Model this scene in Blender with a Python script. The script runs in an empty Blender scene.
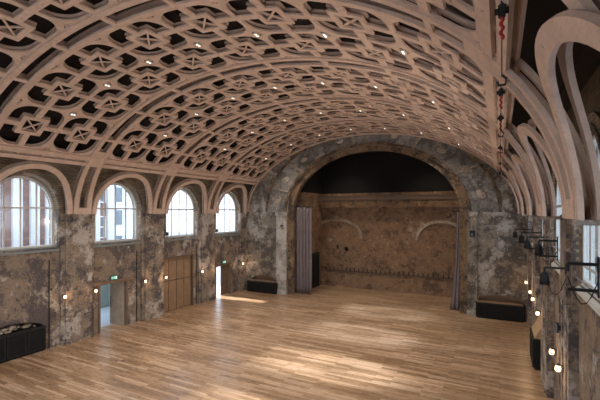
import bpy, bmesh, math, random
from mathutils import Vector, Matrix
from mathutils.geometry import delaunay_2d_cdt
random.seed(7)
PI=math.pi
SC=bpy.context.scene
COL=SC.collection
# ------------------------------------------------------------------ materials
def new_mat(name):
    m=bpy.data.materials.new(name); m.use_nodes=True
    nt=m.node_tree; b=nt.nodes['Principled BSDF']
    return m,nt,b
def N(nt,t,**kw):
    n=nt.nodes.new(t)
    for k,v in kw.items(): setattr(n,k,v)
    return n
def coords(nt,scale=(1,1,1),rot=(0,0,0),obj=True):
    tc=N(nt,'ShaderNodeTexCoord'); mp=N(nt,'ShaderNodeMapping')
    nt.links.new(tc.outputs['Object'],mp.inputs['Vector'])
    mp.inputs['Scale'].default_value=scale; mp.inputs['Rotation'].default_value=rot
    return mp.outputs['Vector']
def world_coords(nt,scale=(1,1,1)):
    g=N(nt,'ShaderNodeNewGeometry'); mp=N(nt,'ShaderNodeMapping')
    nt.links.new(g.outputs['Position'],mp.inputs['Vector'])
    mp.inputs['Scale'].default_value=scale
    return mp.outputs['Vector']
def noise(nt,vec,scale,detail=4,rough=.6,dist=0):
    n=N(nt,'ShaderNodeTexNoise'); nt.links.new(vec,n.inputs['Vector'])
    n.inputs['Scale'].default_value=scale; n.inputs['Detail'].default_value=detail
    n.inputs['Roughness'].default_value=rough; n.inputs['Distortion'].default_value=dist
    return n.outputs['Fac']
def ramp(nt,fac,stops,interp='LINEAR'):
    r=N(nt,'ShaderNodeValToRGB'); nt.links.new(fac,r.inputs['Fac'])
    cr=r.color_ramp; cr.interpolation=interp
    while len(cr.elements)<len(stops): cr.elements.new(.5)
    for e,(p,c) in zip(cr.elements,stops):
        e.position=p; e.color=(c if len(c)==4 else (*c,1)) if not isinstance(c,(int,float)) else (c,c,c,1)
    return r.outputs['Color']
def mix(nt,fac,a,b,mode='MIX'):
    m=N(nt,'ShaderNodeMix',data_type='RGBA',blend_type=mode)
    for s,v in ((m.inputs[0],fac),(m.inputs[6],a),(m.inputs[7],b)):
        if isinstance(v,(int,float)): s.default_value=v
        elif isinstance(v,tuple): s.default_value=(*v,1) if len(v)==3 else v
        else: nt.links.new(v,s)
    return m.outputs[2]
def bump(nt,b,h,strength=.4,dist=.02):
    n=N(nt,'ShaderNodeBump'); n.inputs['Strength'].default_value=strength; n.inputs['Distance'].default_value=dist
    nt.links.new(h,n.inputs['Height']); nt.links.new(n.outputs['Normal'],b.inputs['Normal'])
def srgb(r,g,b):
    f=lambda c:(c/255/12.92 if c/255<=.04045 else ((c/255+.055)/1.055)**2.4)
    return (f(r),f(g),f(b))
def simple(name,col,rough=.6,metal=0,var=.12,scale=6,emis=None,es=0):
    m,nt,b=new_mat(name)
    v=coords(nt); n=noise(nt,v,scale,5)
    dark=tuple(c*(1-var) for c in col); lite=tuple(min(1,c*(1+var)) for c in col)
    nt.links.new(ramp(nt,n,[(.3,dark),(.7,lite)]),b.inputs['Base Color'])
    b.inputs['Roughness'].default_value=rough; b.inputs['Metallic'].default_value=metal
    if emis:
        b.inputs['Emission Color'].default_value=(*emis,1); b.inputs['Emission Strength'].default_value=es
    return m
def timber_mat(name,col,var=.13,scale=(1,1,1)):
    m,nt,b=new_mat(name)
    v=coords(nt,scale); n=noise(nt,v,3.0,6,.65); n2=noise(nt,coords(nt,(18,1.2,18)),3,3)
    a=ramp(nt,n,[(.3,tuple(c*(1-var*1.3) for c in col)),(.7,tuple(c*(1+var) for c in col))])
    c=mix(nt,.35,a,ramp(nt,n2,[(.3,(.55,.55,.55)),(.7,(1,1,1))]),'MULTIPLY')
    nt.links.new(c,b.inputs['Base Color']); b.inputs['Roughness'].default_value=.65
    bump(nt,b,n2,.15,.01)
    return m
def plaster(name,base,light,dark,ochre,seed=0,brick_above=None,lightamt=.56,darkamt=.42,bcol=None,fks=2.3):
    """bare, burnt and flaking plaster"""
    m,nt,b=new_mat(name)
    g=N(nt,'ShaderNodeNewGeometry'); mp=N(nt,'ShaderNodeMapping'); nt.links.new(g.outputs['Position'],mp.inputs['Vector'])
    mp.inputs['Location'].default_value=(seed*3.7,seed*1.9,seed*2.3); v=mp.outputs['Vector']
    big=noise(nt,v,.7,12,.74,.15); med=noise(nt,v,2.1,12,.76,.1); fine=noise(nt,v,9,8,.75); n4=noise(nt,v,1.0,13,.8,.1)
    c=ramp(nt,med,[(.3,tuple(x*.6 for x in base)),(.5,base),(.7,ochre)])
    c=mix(nt,ramp(nt,n4,[(darkamt+.04,.95),(darkamt+.09,0.0)]),c,dark)
    c=mix(nt,ramp(nt,big,[(lightamt-.03,0.0),(lightamt+.03,.85)]),c,light)
    fl=N(nt,'ShaderNodeMapping'); nt.links.new(v,fl.inputs['Vector']); fl.inputs['Location'].default_value=(9,4,7)
    fk=noise(nt,fl.outputs['Vector'],fks,12,.8,.1)
    c=mix(nt,ramp(nt,fk,[(.60,0.0),(.64,.8)]),c,tuple(min(1,x*1.25) for x in light))
    c=mix(nt,ramp(nt,fk,[(.40,.9),(.44,0.0)]),c,tuple(x*.8 for x in dark))
    c=mix(nt,.8,c,ramp(nt,fine,[(.25,(.45,.45,.45)),(.7,(1.15,1.15,1.15))]),'MULTIPLY')
    if brick_above is not None:
        sx=N(nt,'ShaderNodeSeparateXYZ'); nt.links.new(g.outputs['Position'],sx.inputs[0])
        cb=N(nt,'ShaderNodeCombineXYZ'); nt.links.new(sx.outputs['Y'],cb.inputs['X']); nt.links.new(sx.outputs['Z'],cb.inputs['Y'])
        br=N(nt,'ShaderNodeTexBrick'); nt.links.new(cb.outputs[0],br.inputs['Vector'])
        br.inputs['Scale'].default_value=1; br.inputs['Brick Width'].default_value=.24; br.inputs['Row Height'].default_value=.085
        br.inputs['Mortar Size'].default_value=.008
        br.inputs['Color1'].default_value=(*bcol[0],1); br.inputs['Color2'].default_value=(*bcol[1],1); br.inputs['Mortar'].default_value=(*bcol[2],1)
        bc=mix(nt,.6,br.outputs['Color'],ramp(nt,med,[(.3,(.5,.5,.5)),(.7,(1.2,1.2,1.2))]),'MULTIPLY')
        ad=N(nt,'ShaderNodeMath',operation='MULTIPLY_ADD'); nt.links.new(n4,ad.inputs[0]); ad.inputs[1].default_value=2.0; nt.links.new(sx.outputs['Z'],ad.inputs[2])
        th=N(nt,'ShaderNodeMath',operation='GREATER_THAN'); nt.links.new(ad.outputs[0],th.inputs[0]); th.inputs[1].default_value=brick_above+1
        c=mix(nt,th.outputs[0],c,bc)
    nt.links.new(c,b.inputs['Base Color']); b.inputs['Roughness'].default_value=.9
    ms=N(nt,'ShaderNodeMath',operation='ADD'); nt.links.new(fk,ms.inputs[0]); nt.links.new(fine,ms.inputs[1])
    bump(nt,b,ms.outputs[0],.7,.05)
    return m
def floor_mat():
    m,nt,b=new_mat('oak_floorboards')
    v=world_coords(nt)
    br=N(nt,'ShaderNodeTexBrick'); nt.links.new(v,br.inputs['Vector'])
    br.offset=.37; br.offset_frequency=2
    br.inputs['Scale'].default_value=1; br.inputs['Brick Width'].default_value=1.7; br.inputs['Row Height'].default_value=.13
    br.inputs['Mortar Size'].default_value=.004; br.inputs['Bias'].default_value=0
    br.inputs['Color1'].default_value=(0,0,0,1); br.inputs['Color2'].default_value=(1,1,1,1); br.inputs['Mortar'].default_value=(.5,.5,.5,1)
    tone=ramp(nt,br.outputs['Color'],[(0,(.25,.152,.085)),(.5,(.37,.24,.145)),(1,(.52,.37,.255))])
    gr=noise(nt,world_coords(nt,(1.2,14,1)),2.2,6,.6)
    big=noise(nt,world_coords(nt,(.25,.6,1)),1.1,4,.6)
    c=mix(nt,.5,tone,ramp(nt,gr,[(.3,(.62,.6,.58)),(.7,(1.1,1.1,1.1))]),'MULTIPLY')
    c=mix(nt,.55,c,ramp(nt,big,[(.35,(.7,.68,.66)),(.65,(1.15,1.12,1.1))]),'MULTIPLY')
    c=mix(nt,br.outputs['Fac'],c,(.05,.03,.018))
    nt.links.new(c,b.inputs['Base Color'])
    nt.links.new(ramp(nt,gr,[(.3,(.24,.24,.24)),(.7,(.36,.36,.36))]),b.inputs['Roughness'])
    h=mix(nt,.5,br.outputs['Color'],gr); bump(nt,b,h,.12,.01)
    return m
def brick_mat(name,c1,c2,mor,axis='Y'):
    m,nt,b=new_mat(name)
    g=N(nt,'ShaderNodeNewGeometry'); sx=N(nt,'ShaderNodeSeparateXYZ'); nt.links.new(g.outputs['Position'],sx.inputs[0])
    cb=N(nt,'ShaderNodeCombineXYZ'); nt.links.new(sx.outputs[axis],cb.inputs['X']); nt.links.new(sx.outputs['Z'],cb.inputs['Y'])
    br=N(nt,'ShaderNodeTexBrick'); nt.links.new(cb.outputs[0],br.inputs['Vector'])
    br.inputs['Scale'].default_value=1; br.inputs['Brick Width'].default_value=.24; br.inputs['Row Height'].default_value=.085; br.inputs['Mortar Size'].default_value=.01
    br.inputs['Color1'].default_value=(*c1,1); br.inputs['Color2'].default_value=(*c2,1); br.inputs['Mortar'].default_value=(*mor,1)
    n=noise(nt,g.outputs['Position'],1.5,6)
    nt.links.new(mix(nt,.5,br.outputs['Color'],ramp(nt,n,[(.3,(.6,.6,.6)),(.7,(1.2,1.2,1.2))]),'MULTIPLY'),b.inputs['Base Color'])
    b.inputs['Roughness'].default_value=.9
    bump(nt,b,br.outputs['Fac'],-.4,.02)
    return m
def glass_mat(name,haze,tint=(.93,.97,1)):
    m=bpy.data.materials.new(name); m.use_nodes=True; nt=m.node_tree; nt.nodes.clear()
    o=N(nt,'ShaderNodeOutputMaterial'); t=N(nt,'ShaderNodeBsdfTransparent'); t.inputs[0].default_value=(*tint,1)
    tr=N(nt,'ShaderNodeBsdfTranslucent'); tr.inputs[0].default_value=(.95,.97,1,1)
    gl=N(nt,'ShaderNodeBsdfGlossy'); gl.inputs['Roughness'].default_value=.05
    nz=noise(nt,coords(nt),2.5,4)
    rr=ramp(nt,nz,[(.3,haze*.8),(.7,min(1,haze*1.2))])
    m1=N(nt,'ShaderNodeMixShader'); nt.links.new(rr,m1.inputs[0]); nt.links.new(t.outputs[0],m1.inputs[1]); nt.links.new(tr.outputs[0],m1.inputs[2])
    m2=N(nt,'ShaderNodeMixShader'); m2.inputs[0].default_value=.06; nt.links.new(m1.outputs[0],m2.inputs[1]); nt.links.new(gl.outputs[0],m2.inputs[2])
    nt.links.new(m2.outputs[0],o.inputs[0])
    return m
TIM=(.61,.44,.345)
M=dict(
 timber=timber_mat('cnc_plywood',TIM), timber_shade=timber_mat('shaded_plywood',tuple(c*.78 for c in TIM)),  # back layers: the same plywood, darkened in colour to stand for their shade
 floor=floor_mat(),
 wall_l=plaster('burnt_plaster_left',(.27,.205,.155),(.50,.44,.385),(.10,.080,.080),(.33,.235,.155),1,5.9,.57,.43,((.36,.285,.19),(.23,.175,.12),(.11,.09,.07))),
 wall_r=plaster('burnt_plaster_right',(.27,.20,.145),(.46,.40,.33),(.08,.06,.055),(.33,.235,.15),3,5.9,.60,.40,((.20,.14,.08),(.13,.09,.05),(.06,.045,.03))),
 pier=plaster('scorched_pier_plaster',(.29,.225,.17),(.54,.48,.43),(.085,.072,.076),(.36,.27,.19),5,None,.55,.42),
 wall_e=plaster('mottled_grey_plaster',(.27,.235,.19),(.50,.46,.41),(.10,.088,.078),(.33,.25,.17),2,None,.55,.42),
 arch_e=plaster('speckled_stucco',(.24,.22,.195),(.40,.38,.35),(.11,.10,.09),(.28,.25,.21),8,None,.57,.41,None,6.5),
 reveal=plaster('brown_reveal',(.22,.145,.085),(.34,.25,.17),(.06,.04,.028),(.30,.19,.105),4,None,.60,.42),
 stage=plaster('stage_brown_plaster',(.27,.165,.10),(.44,.34,.255),(.12,.075,.05),(.32,.20,.115),6,None,.60,.38),
 pale=plaster('pale_pilaster_plaster',(.40,.37,.33),(.58,.55,.51),(.2,.18,.16),(.38,.32,.26),12,None,.5,.36),
 lime=plaster('lime_rim',(.34,.27,.20),(.50,.43,.35),(.15,.11,.075),(.33,.25,.175),9,None,.5,.30),
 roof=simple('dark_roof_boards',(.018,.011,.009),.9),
 black=simple('black_paint',(.006,.006,.006),.8,0,.2),
 blackfab=simple('black_cloth',(.006,.0055,.0055),.95,0,.2),
 white=simple('white_window_paint',(.55,.56,.56),.5,0,.05),
 sill=simple('grey_sill_paint',(.20,.205,.19),.5,0,.1), wframe=simple('grey_green_sash_paint',(.58,.58,.54),.5,0,.06),
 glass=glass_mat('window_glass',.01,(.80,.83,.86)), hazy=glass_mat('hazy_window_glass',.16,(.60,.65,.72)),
 brick=brick_mat('old_yellow_brick',(.36,.29,.19),(.25,.19,.125),(.12,.10,.075)),
 redbrick=brick_mat('red_brick',(.30,.10,.065),(.22,.075,.05),(.26,.2,.17)),
 redbrickx=brick_mat('red_brick_side',(.42,.16,.10),(.33,.13,.09),(.40,.33,.28),'X'),
 stone=simple('painted_stone',(.80,.80,.80),.8,0,.06,2),
 pane=simple('dark_pane',(.12,.16,.20),.1,0,.2,1),
 oakdoor=timber_mat('oak_boards',(.27,.17,.10),.15), jamb=timber_mat('dark_jamb_timber',(.17,.11,.075),.15),
 paledoor=timber_mat('pale_weathered_boards',(.36,.29,.22),.15),
 darkdoor=timber_mat('dark_oak_boards',(.13,.085,.055),.15),
 curtain=simple('mauve_velvet',(.19,.155,.16),.95,0,.12,3),
 metal=simple('black_iron',(.010,.010,.011),.7,.0,.2),
 grey=simple('grey_metal',(.12,.13,.14),.4,.8,.1),
 red=simple('red_chain_bag',(.35,.02,.02),.6,0,.1),
 bulb=simple('lit_bulb',(1,.8,.6),.4,0,.02,6,(1,.60,.34),2.3),
 led=simple('lit_downlight_lens',(1,.95,.9),.3,0,.02,6,(1,.90,.80),1.8),
 sign=simple('lit_sign_panel',(.5,.7,.6),.4,0,.05,6,(.55,.85,.75),.9),
 signg=simple('sign_green',(.05,.30,.18),.5,0,.05,6,(.10,.35,.24),.35),
 concrete=simple('yard_concrete',(.42,.42,.42),.9,0,.1,.8),
 mint=simple('pale_green_render',(.36,.42,.38),.85,0,.1,1.5),
 plywood=timber_mat('birch_ply_board',(.42,.29,.17),.1),
)
# ------------------------------------------------------------------ mesh helpers
def link(name,me,mat,parent=None,loc=(0,0,0)):
    o=bpy.data.objects.new(name,me); COL.objects.link(o); o.location=loc
    if mat: me.materials.append(mat)
    if parent: o.parent=parent
    return o
def obj(name,bm,mat,parent=None,loc=(0,0,0),smooth=False):
    bmesh.ops.recalc_face_normals(bm,faces=bm.faces[:])
    me=bpy.data.meshes.new(name); bm.to_mesh(me); bm.free()
    if smooth:
        for p in me.polygons: p.use_smooth=True
    return link(name,me,mat,parent,loc)
def tag(o,label=None,cat=None,group=None,kind=None):
    for k,v in (('label',label),('category',cat),('group',group),('kind',kind)):
        if v: o[k]=v
    return o
def struct(o): o['kind']='structure'; return o
def empty(name,loc,label,cat,group=None,rz=0):
    o=bpy.data.objects.new(name,None); COL.objects.link(o); o.location=loc; o.rotation_euler=(0,0,rz)
    return tag(o,label,cat,group)
def dup(root,loc,label=None,group=None,rz=None):
    r=root.copy(); COL.objects.link(r); r.location=loc
    if rz is not None: r.rotation_euler=(0,0,rz)
    if label: r['label']=label
    if group: r['group']=group
    for ch in list(root.children):
        c=ch.copy(); COL.objects.link(c); c.parent=r
        for g in list(ch.children):
            d=g.copy(); COL.objects.link(d); d.parent=c
    return r
def box(bm,x0,x1,y0,y1,z0,z1,bev=0):
    vs=[bm.verts.new(p) for p in ((x0,y0,z0),(x1,y0,z0),(x1,y1,z0),(x0,y1,z0),(x0,y0,z1),(x1,y0,z1),(x1,y1,z1),(x0,y1,z1))]
    fs=[bm.faces.new([vs[i] for i in q]) for q in ((0,3,2,1),(4,5,6,7),(0,1,5,4),(1,2,6,5),(2,3,7,6),(3,0,4,7))]
    if bev:
        es=list({e for f in fs for e in f.edges})
        bmesh.ops.bevel(bm,geom=es,offset=bev,segments=2,affect='EDGES')
def tube(bm,pts,r,seg=8,cap=True):
    pts=[Vector(p) for p in pts]; rings=[]
    rr=r if isinstance(r,(list,tuple)) else [r]*len(pts)
    for i,p in enumerate(pts):
        d=(pts[min(i+1,len(pts)-1)]-pts[max(i-1,0)]).normalized()
        up=Vector((0,0,1)) if abs(d.z)<.9 else Vector((1,0,0))
        a=d.cross(up).normalized(); b=a.cross(d)
        rings.append([bm.verts.new(p+(a*math.cos(2*PI*k/seg)+b*math.sin(2*PI*k/seg))*rr[i]) for k in range(seg)])
    for A,B in zip(rings,rings[1:]):
        for k in range(seg): bm.faces.new((A[k],A[(k+1)%seg],B[(k+1)%seg],B[k]))
    if cap: bm.faces.new(rings[0][::-1]); bm.faces.new(rings[-1])
def inpoly(x,y,poly):
    c=False; n=len(poly); j=n-1
    for i in range(n):
        xi,yi=poly[i]; xj,yj=poly[j]
        if (yi>y)!=(yj>y) and x<(xj-xi)*(y-yi)/(yj-yi)+xi: c=not c
        j=i
    return c
def triang(outer,holes,extra=()):
    pts=[];eds=[]
    for loop in [outer]+list(holes):
        b=len(pts); pts+= [Vector(p) for p in loop]; eds+=[(b+i,b+(i+1)%len(loop)) for i in range(len(loop))]
    pts+=[Vector(p) for p in extra]
    vs,_,fs,_,_,_=delaunay_2d_cdt(pts,eds,[],0,1e-5)
    bbs=[(min(p[0] for p in h),max(p[0] for p in h),min(p[1] for p in h),max(p[1] for p in h),h) for h in holes]
    out=[]
    for f in fs:
        cx=sum(vs[i].x for i in f)/len(f); cy=sum(vs[i].y for i in f)/len(f)
        if not inpoly(cx,cy,outer): continue
        if any(a<cx<b and c<cy<d and inpoly(cx,cy,h) for a,b,c,d,h in bbs): continue
        out.append(tuple(f))
    return [(v.x,v.y) for v in vs],out
def merge2d(parts):
    key={};V=[];F=[]
    for vs,fs in parts:
        mp=[]
        for p in vs:
            k=(round(p[0],4),round(p[1],4))
            if k not in key: key[k]=len(V); V.append(p)
            mp.append(key[k])
        F+=[tuple(mp[i] for i in f) for f in fs]
    return V,F
def slab(bm,V,F,mapf,t0,t1):
    used=sorted({i for f in F for i in f})
    a={i:bm.verts.new(mapf(V[i][0],V[i][1],t0)) for i in used}
    b={i:bm.verts.new(mapf(V[i][0],V[i][1],t1)) for i in used}
    cnt={}
    for f in F:
        bm.faces.new([a[i] for i in f]); bm.faces.new([b[i] for i in reversed(f)])
        for i in range(len(f)):
            e=(f[i],f[(i+1)%len(f)]); cnt[e]=cnt.get(e,0)+1
    for e in cnt:
        if (e[1],e[0]) not in cnt:
            bm.faces.new((a[e[1]],a[e[0]],b[e[0]],b[e[1]]))
def sheet(bm,outer,holes,mapf,t0,t1,extra=()):
    V,F=triang(outer,holes,extra); slab(bm,V,F,mapf,t0,t1)
def archpoly(yc,hw,z0,zs,rise=None,n=20,e=2.0):
    """upright arch outline: sill z0, springing zs"""
    rise=hw if rise is None else rise
    p=[(yc-hw,z0),(yc+hw,z0)]
    for i in range(n+1):
        a=PI*i/n; c,s=math.cos(a),math.sin(a)
        p.append((yc+hw*math.copysign(abs(c)**(2/e),c),zs+rise*abs(s)**(2/e)))
    return p
def rect(x0,x1,y0,y1): return [(x0,y0),(x1,y0),(x1,y1),(x0,y1)]
# ------------------------------------------------------------------ vault geometry
XC=-8.12;VA=9.05;VB=5.2;ZC=5.9
NT=2000;TAB=[0.0]
def PE(a): return (XC-VA*math.cos(a),ZC+VB*math.sin(a))
for i in range(NT): TAB.append(TAB[-1]+math.dist(PE(PI*i/NT),PE(PI*(i+1)/NT)))
LEN=TAB[-1]
import bisect
def ang(s):
    if s<=0: return s/VB
    if s>=LEN: return PI+(s-LEN)/VB
    i=bisect.bisect(TAB,s)-1; i=min(i,NT-1)
    return PI*(i+(s-TAB[i])/(TAB[i+1]-TAB[i]))/NT
def VM(y,s,n):
    a=ang(s); x,z=PE(a)
    nx,nz=-math.cos(a)/VA,math.sin(a)/VB; l=math.hypot(nx,nz)
    return (x+nx/l*n,y,z+nz/l*n)
PITCH=2.13; S0=LEN/2-4*PITCH
HY,HS=.935,PITCH/2
def Lhole(sy,ss,cy,cs,shrink=0):
    i0=.10+shrink; inn=.44+shrink; oy=.872-shrink; os_=.998-shrink; R=.54
    p=[(i0,inn),(inn-.02,inn),(inn,inn-.02),(inn,i0),(oy,i0)]
    for k in range(9):
        a=PI/2*k/8; p.append((oy-R+R*math.cos(a),os_-R+R*math.sin(a)))
    p+=[(i0,os_)]
    p=[(cy+sy*a,cs+ss*b) for a,b in p]
    return p if sy*ss>0 else p[::-1]
def dia(y,s,r): return [(y+r,s),(y,s+r),(y-r,s),(y,s-r)]
def cell(cy,cs,shrink=0,closed=False):
    outer=[];n=6
    for k in range(n): outer.append((cy-HY+2*HY*k/n,cs-HS))
    for k in range(n): outer.append((cy+HY,cs-HS+2*HS*k/n))
    for k in range(n): outer.append((cy+HY-2*HY*k/n,cs+HS))
    for k in range(n): outer.append((cy-HY,cs+HS-2*HS*k/n))
    holes=[Lhole(a,b,cy,cs,shrink) for a in (1,-1) for b in (1,-1)]
    if not closed: holes.append(rect(cy-.29+shrink,cy+.29-shrink,cs-.29+shrink,cs+.29-shrink))
    if shrink==0:
        for a,b in ((0,.62),(0,-.62),(.60,0),(-.60,0)): holes.append(dia(cy+a,cs+b,.028))
        for a in (1,-1):
            for b in (1,-1): # spandrel pockets between the rounded cells
                holes.append([(cy+a*(HY-.03),cs+b*(HS-.16)),(cy+a*(HY-.03),cs+b*(HS-.03)),(cy+a*(HY-.15),cs+b*(HS-.03))][::(1 if a*b>0 else -1)])
    return triang(outer,holes)
cells=[(cy,S0+PITCH*(k+.5)) for k in range(8) for cy in (-HY,HY)]
# bays, counted from the stage: centres along the hall
BAYS=[22.45,17.95,13.45,8.95,4.45]
PIERS=[20.2,15.7,11.2,6.7,2.2]
ORD=['stage end','second from the stage','middle','second from the camera','camera end']
bm=bmesh.new(); V,F=merge2d([cell(*c) for c in cells]); slab(bm,V,F,VM,0,.045)
panel=obj('lattice_panel',bm,M['timber'],None,(0,BAYS[0],0))
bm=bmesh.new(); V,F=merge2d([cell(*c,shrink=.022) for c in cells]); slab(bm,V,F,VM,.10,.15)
back=obj('backing_layer',bm,M['timber_shade'],panel)
cb=[]
for cy,cs in cells:
    bm=bmesh.new()
    for sg in (1,-1):
        w=.026; q=.31
        pts=[(-q-w*.7,sg*(-q)+sg*w*.7),(-q+w*.7,sg*(-q)-sg*w*.7),(q+w*.7,sg*q-sg*w*.7),(q-w*.7,sg*q+sg*w*.7)]
        pts=[(cy+a,cs+b) for a,b in pts]
        if sg<0: pts=pts[::-1]
        sheet(bm,pts,[],VM,.012 if sg>0 else .014,.05)
    cb.append(obj('cross_brace',bm,M['timber'],panel))
tag(panel,'','lattice panel','timber lattice panels of the vault')
LP=['pale plywood lattice panel of the vault closest to the stage arch','pale plywood lattice panel, second back from the stage arch',
 'pale plywood lattice panel in the middle, third back from the stage arch','pale plywood lattice panel, fourth back from the stage arch','pale plywood lattice panel at the top edge, cut by the photo frame']
panel['label']=LP[0]
for k in range(1,5): dup(panel,(0,BAYS[k],0),LP[k])
# ---- transverse ribs, foot to foot
def rib_bm(layer):
    bm=bmesh.new()
    hw=.372
    n=64
    def w(s):
        e=min(s,LEN-s); return hw+.06*max(0,1-e/2.6)
    left=[];right=[]
    for i in range(n+1):
        s=LEN*i/n; right.append((w(s),s)); left.append((-w(s),s))
    outer=right+left[::-1]
    holes=[]
    bars=[S0+PITCH*(k+.5) for k in range(8)]
    segs=[(.22,2.42),(3.15,bars[0])]+list(zip(bars,bars[1:]))+[(bars[-1],LEN-3.15),(LEN-2.42,LEN-.22)]
    g=.195 if layer==0 else .18
    for a,b in segs:
        a+=.07;b-=.07; m=7
        holes.append([(g,a+(b-a)*i/m) for i in range(m+1)]+[(-g,b-(b-a)*i/m) for i in range(m+1)])
    if layer==0:
        for s in bars: holes.append(dia(.285,s,.024)); holes.append(dia(-.285,s,.024))
        for s in (.7,1.33,2.2,2.8): 
            for q in (s,LEN-s): holes.append(dia(.29,q,.026)); holes.append(dia(-.29,q,.026))
    sheet(bm,outer,holes,VM,*((-.04,.03) if layer==0 else (.15,.21)))
    return bm
RL=['slotted timber arch rib nearest the stage, landing right of the second-farthest left window','slotted timber arch rib landing on the left pier beside the tall wooden shutters',
 'slotted timber arch rib landing on the left pier next to the open doorway','slotted timber arch rib crossing the top left corner above the nearest left window','slotted timber arch rib nearest the camera, beyond the top edge of the photo']
rib=obj('arch_rib',rib_bm(0),M['timber'],None,(0,PIERS[0],0)); tag(rib,RL[0],'arch rib','arch ribs of the vault')
obj('outer_layer',rib_bm(1),M['timber_shade'],rib)
for k in range(1,5): dup(rib,(0,PIERS[k],0),RL[k])
# half rib against the end wall
def half_rib(layer):
    bm=bmesh.new(); n=64
    outer=[(-.02,.15+(LEN-.3)*i/n) for i in range(n+1)]+[(-.155,LEN-.15-(LEN-.3)*i/n) for i in range(n+1)]
    sheet(bm,outer,[],VM,*((-.03,.04) if layer==0 else (.15,.20))); return bm
hr=obj('arch_rib',half_rib(0),M['timber'],None,(0,24.5,0)); tag(hr,'thin timber arch rib pressed against the stage wall plaster','arch rib','arch ribs of the vault')
obj('outer_layer',half_rib(1),M['timber_shade'],hr)
# ---- edge beams
def beam_bm(side):
    bm=bmesh.new()
    for (a,b,t0,t1) in ((2.64,2.868,-.04,.03),(2.66,2.85,.14,.20),(2.36,2.54,-.04,.03),(2.37,2.51,.14,.20)):
        m=10
        o=[(-1.86+3.72*i/m,a) for i in range(m+1)]+[(1.86-3.72*i/m,b) for i in range(m+1)]
        if side: o=[(y,LEN-s) for y,s in o][::-1]
        hs=[dia(y,(a+b)/2 if not side else LEN-(a+b)/2,.026) for y in (-1.5,-.5,.5,1.5)]
        sheet(bm,o,hs,VM,t0,t1)
    for y in (-1.86,-.96,-.04,.86,1.76):
        o=[(y,2.50),(y+.1,2.50),(y+.1,2.68),(y,2.68)]
        if side: o=[(a,LEN-b) for a,b in o][::-1]
        sheet(bm,o,[],VM,.02,.2)
    return bm
def lun_bm(side,layer):
    bm=bmesh.new(); n=30
    rise=1.95 if side else 2.22
    if layer==0: ow,orr,iw,ir,t0,t1=1.78,rise,1.56,rise-.23,-.04,.03
    else: ow,orr,iw,ir,t0,t1=1.76,rise-.02,1.62,rise-.17,.17,.24
    def pth(w,r):
        out=[]
        for i in range(n+1):
            a=PI*i/n; c,s=math.cos(a),math.sin(a)
            out.append((w*math.copysign(abs(c)**(2/2.06),c),r*abs(s)**(2/2.06)))
        return out
    o=pth(ow,orr)+pth(iw,ir)[::-1]
    hs=[] if layer else [dia(1.67*math.cos(a),(rise-.115)*math.sin(a),.026) for a in (.25,.8,PI/2,PI-.8,PI-.25)]
    if side: o=[(y,LEN-s) for y,s in o][::-1]; hs=[[(y,LEN-s) for y,s in h] for h in hs]
    sheet(bm,o,hs,VM,t0,t1); return bm
WN=['farthest','third nearest','second nearest','nearest','unseen']
for side,sn in ((0,'left'),(1,'right')):
    bl=[f'timber edge beam above the {sn} window closest to the stage',f'timber edge beam above the {sn} window second from the stage',f'timber edge beam above the {sn} window third from the stage',f'timber edge beam above the {sn} window fourth from the stage',f'timber edge beam nearest the camera on the {sn} side']
    ll=[f'curved timber band arching over the {sn} window closest to the stage',f'curved timber band arching over the {sn} window second from the stage',f'curved timber band arching over the {sn} window third from the stage',f'curved timber band arching over the {sn} window fourth from the stage',f'big curved timber loop nearest the camera on the {sn} side']
    eb=obj('edge_beam',beam_bm(side),M['timber'],None,(0,BAYS[0],0)); tag(eb,bl[0],'beam',f'edge beams along the {sn} side')
    lb=obj('window_arch_band',lun_bm(side,0),M['timber'],None,(0,BAYS[0],0)); tag(lb,ll[0],'timber arch',f'arch bands over the {sn} windows')
    obj('outer_layer',lun_bm(side,1),M['timber_shade'],lb)
    for k in range(1,5): dup(eb,(0,BAYS[k],0),bl[k]); dup(lb,(0,BAYS[k],0),ll[k])
# diagonal brace timber top right
bm=bmesh.new()
sheet(bm,[(-.11,LEN-2.42),(.11,LEN-2.42)]+[(.11,LEN-2.42+.17*k) for k in range(1,10)]+[(-.11,LEN-.89-.17*k) for k in range(0,9)],[dia(0,LEN-1.45,.035)],VM,.06,.12)
tag(obj('diagonal_brace',bm,M['timber'],None,(0,3.6,0)),'timber brace in the top right corner behind the big curved loop','brace')
# ------------------------------------------------------------------ room shell
XL,XR=-17.6,1.55          # wall faces
YB,YE=-4.0,24.5
bm=bmesh.new(); box(bm,-18.4,2.4,YB-.4,30.2,-.2,0); fl=struct(obj('floor',bm,M['floor']))
WZ0,WZS,WHW=4.42,6.12,1.36
def wpoly(yc,hw=WHW,z0=WZ0): return archpoly(yc,hw,z0,WZS,hw+.05)
bays_all=BAYS+[-.05]
holes=[wpoly(y) for y in bays_all]
DOOR2=(12.3,13.98,0,2.47); DOOR4=(21.1,22.75,0,2.25); SHUT=(16.25,18.92,0,3.3)
lh=holes+[rect(DOOR2[0],DOOR2[1],-.05,DOOR2[3]),rect(DOOR4[0],DOOR4[1],-.05,DOOR4[3]),rect(SHUT[0],SHUT[1],-.05,SHUT[3]),
   archpoly(8.25,1.55,-.05,.95,.48)]
bm=bmesh.new(); sheet(bm,rect(YB,YE,-.1,8.6),lh,lambda y,z,t:(XL-t,y,z),0,.62)
struct(obj('wall_left',bm,M['wall_l']))
bm=bmesh.new(); sheet(bm,rect(YB,YE,-.1,8.6),holes+[archpoly(17.95,1.3,-.05,1.1,.7)],lambda y,z,t:(XR+t,y,z),0,.62)
struct(obj('wall_right',bm,M['wall_r']))
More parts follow.
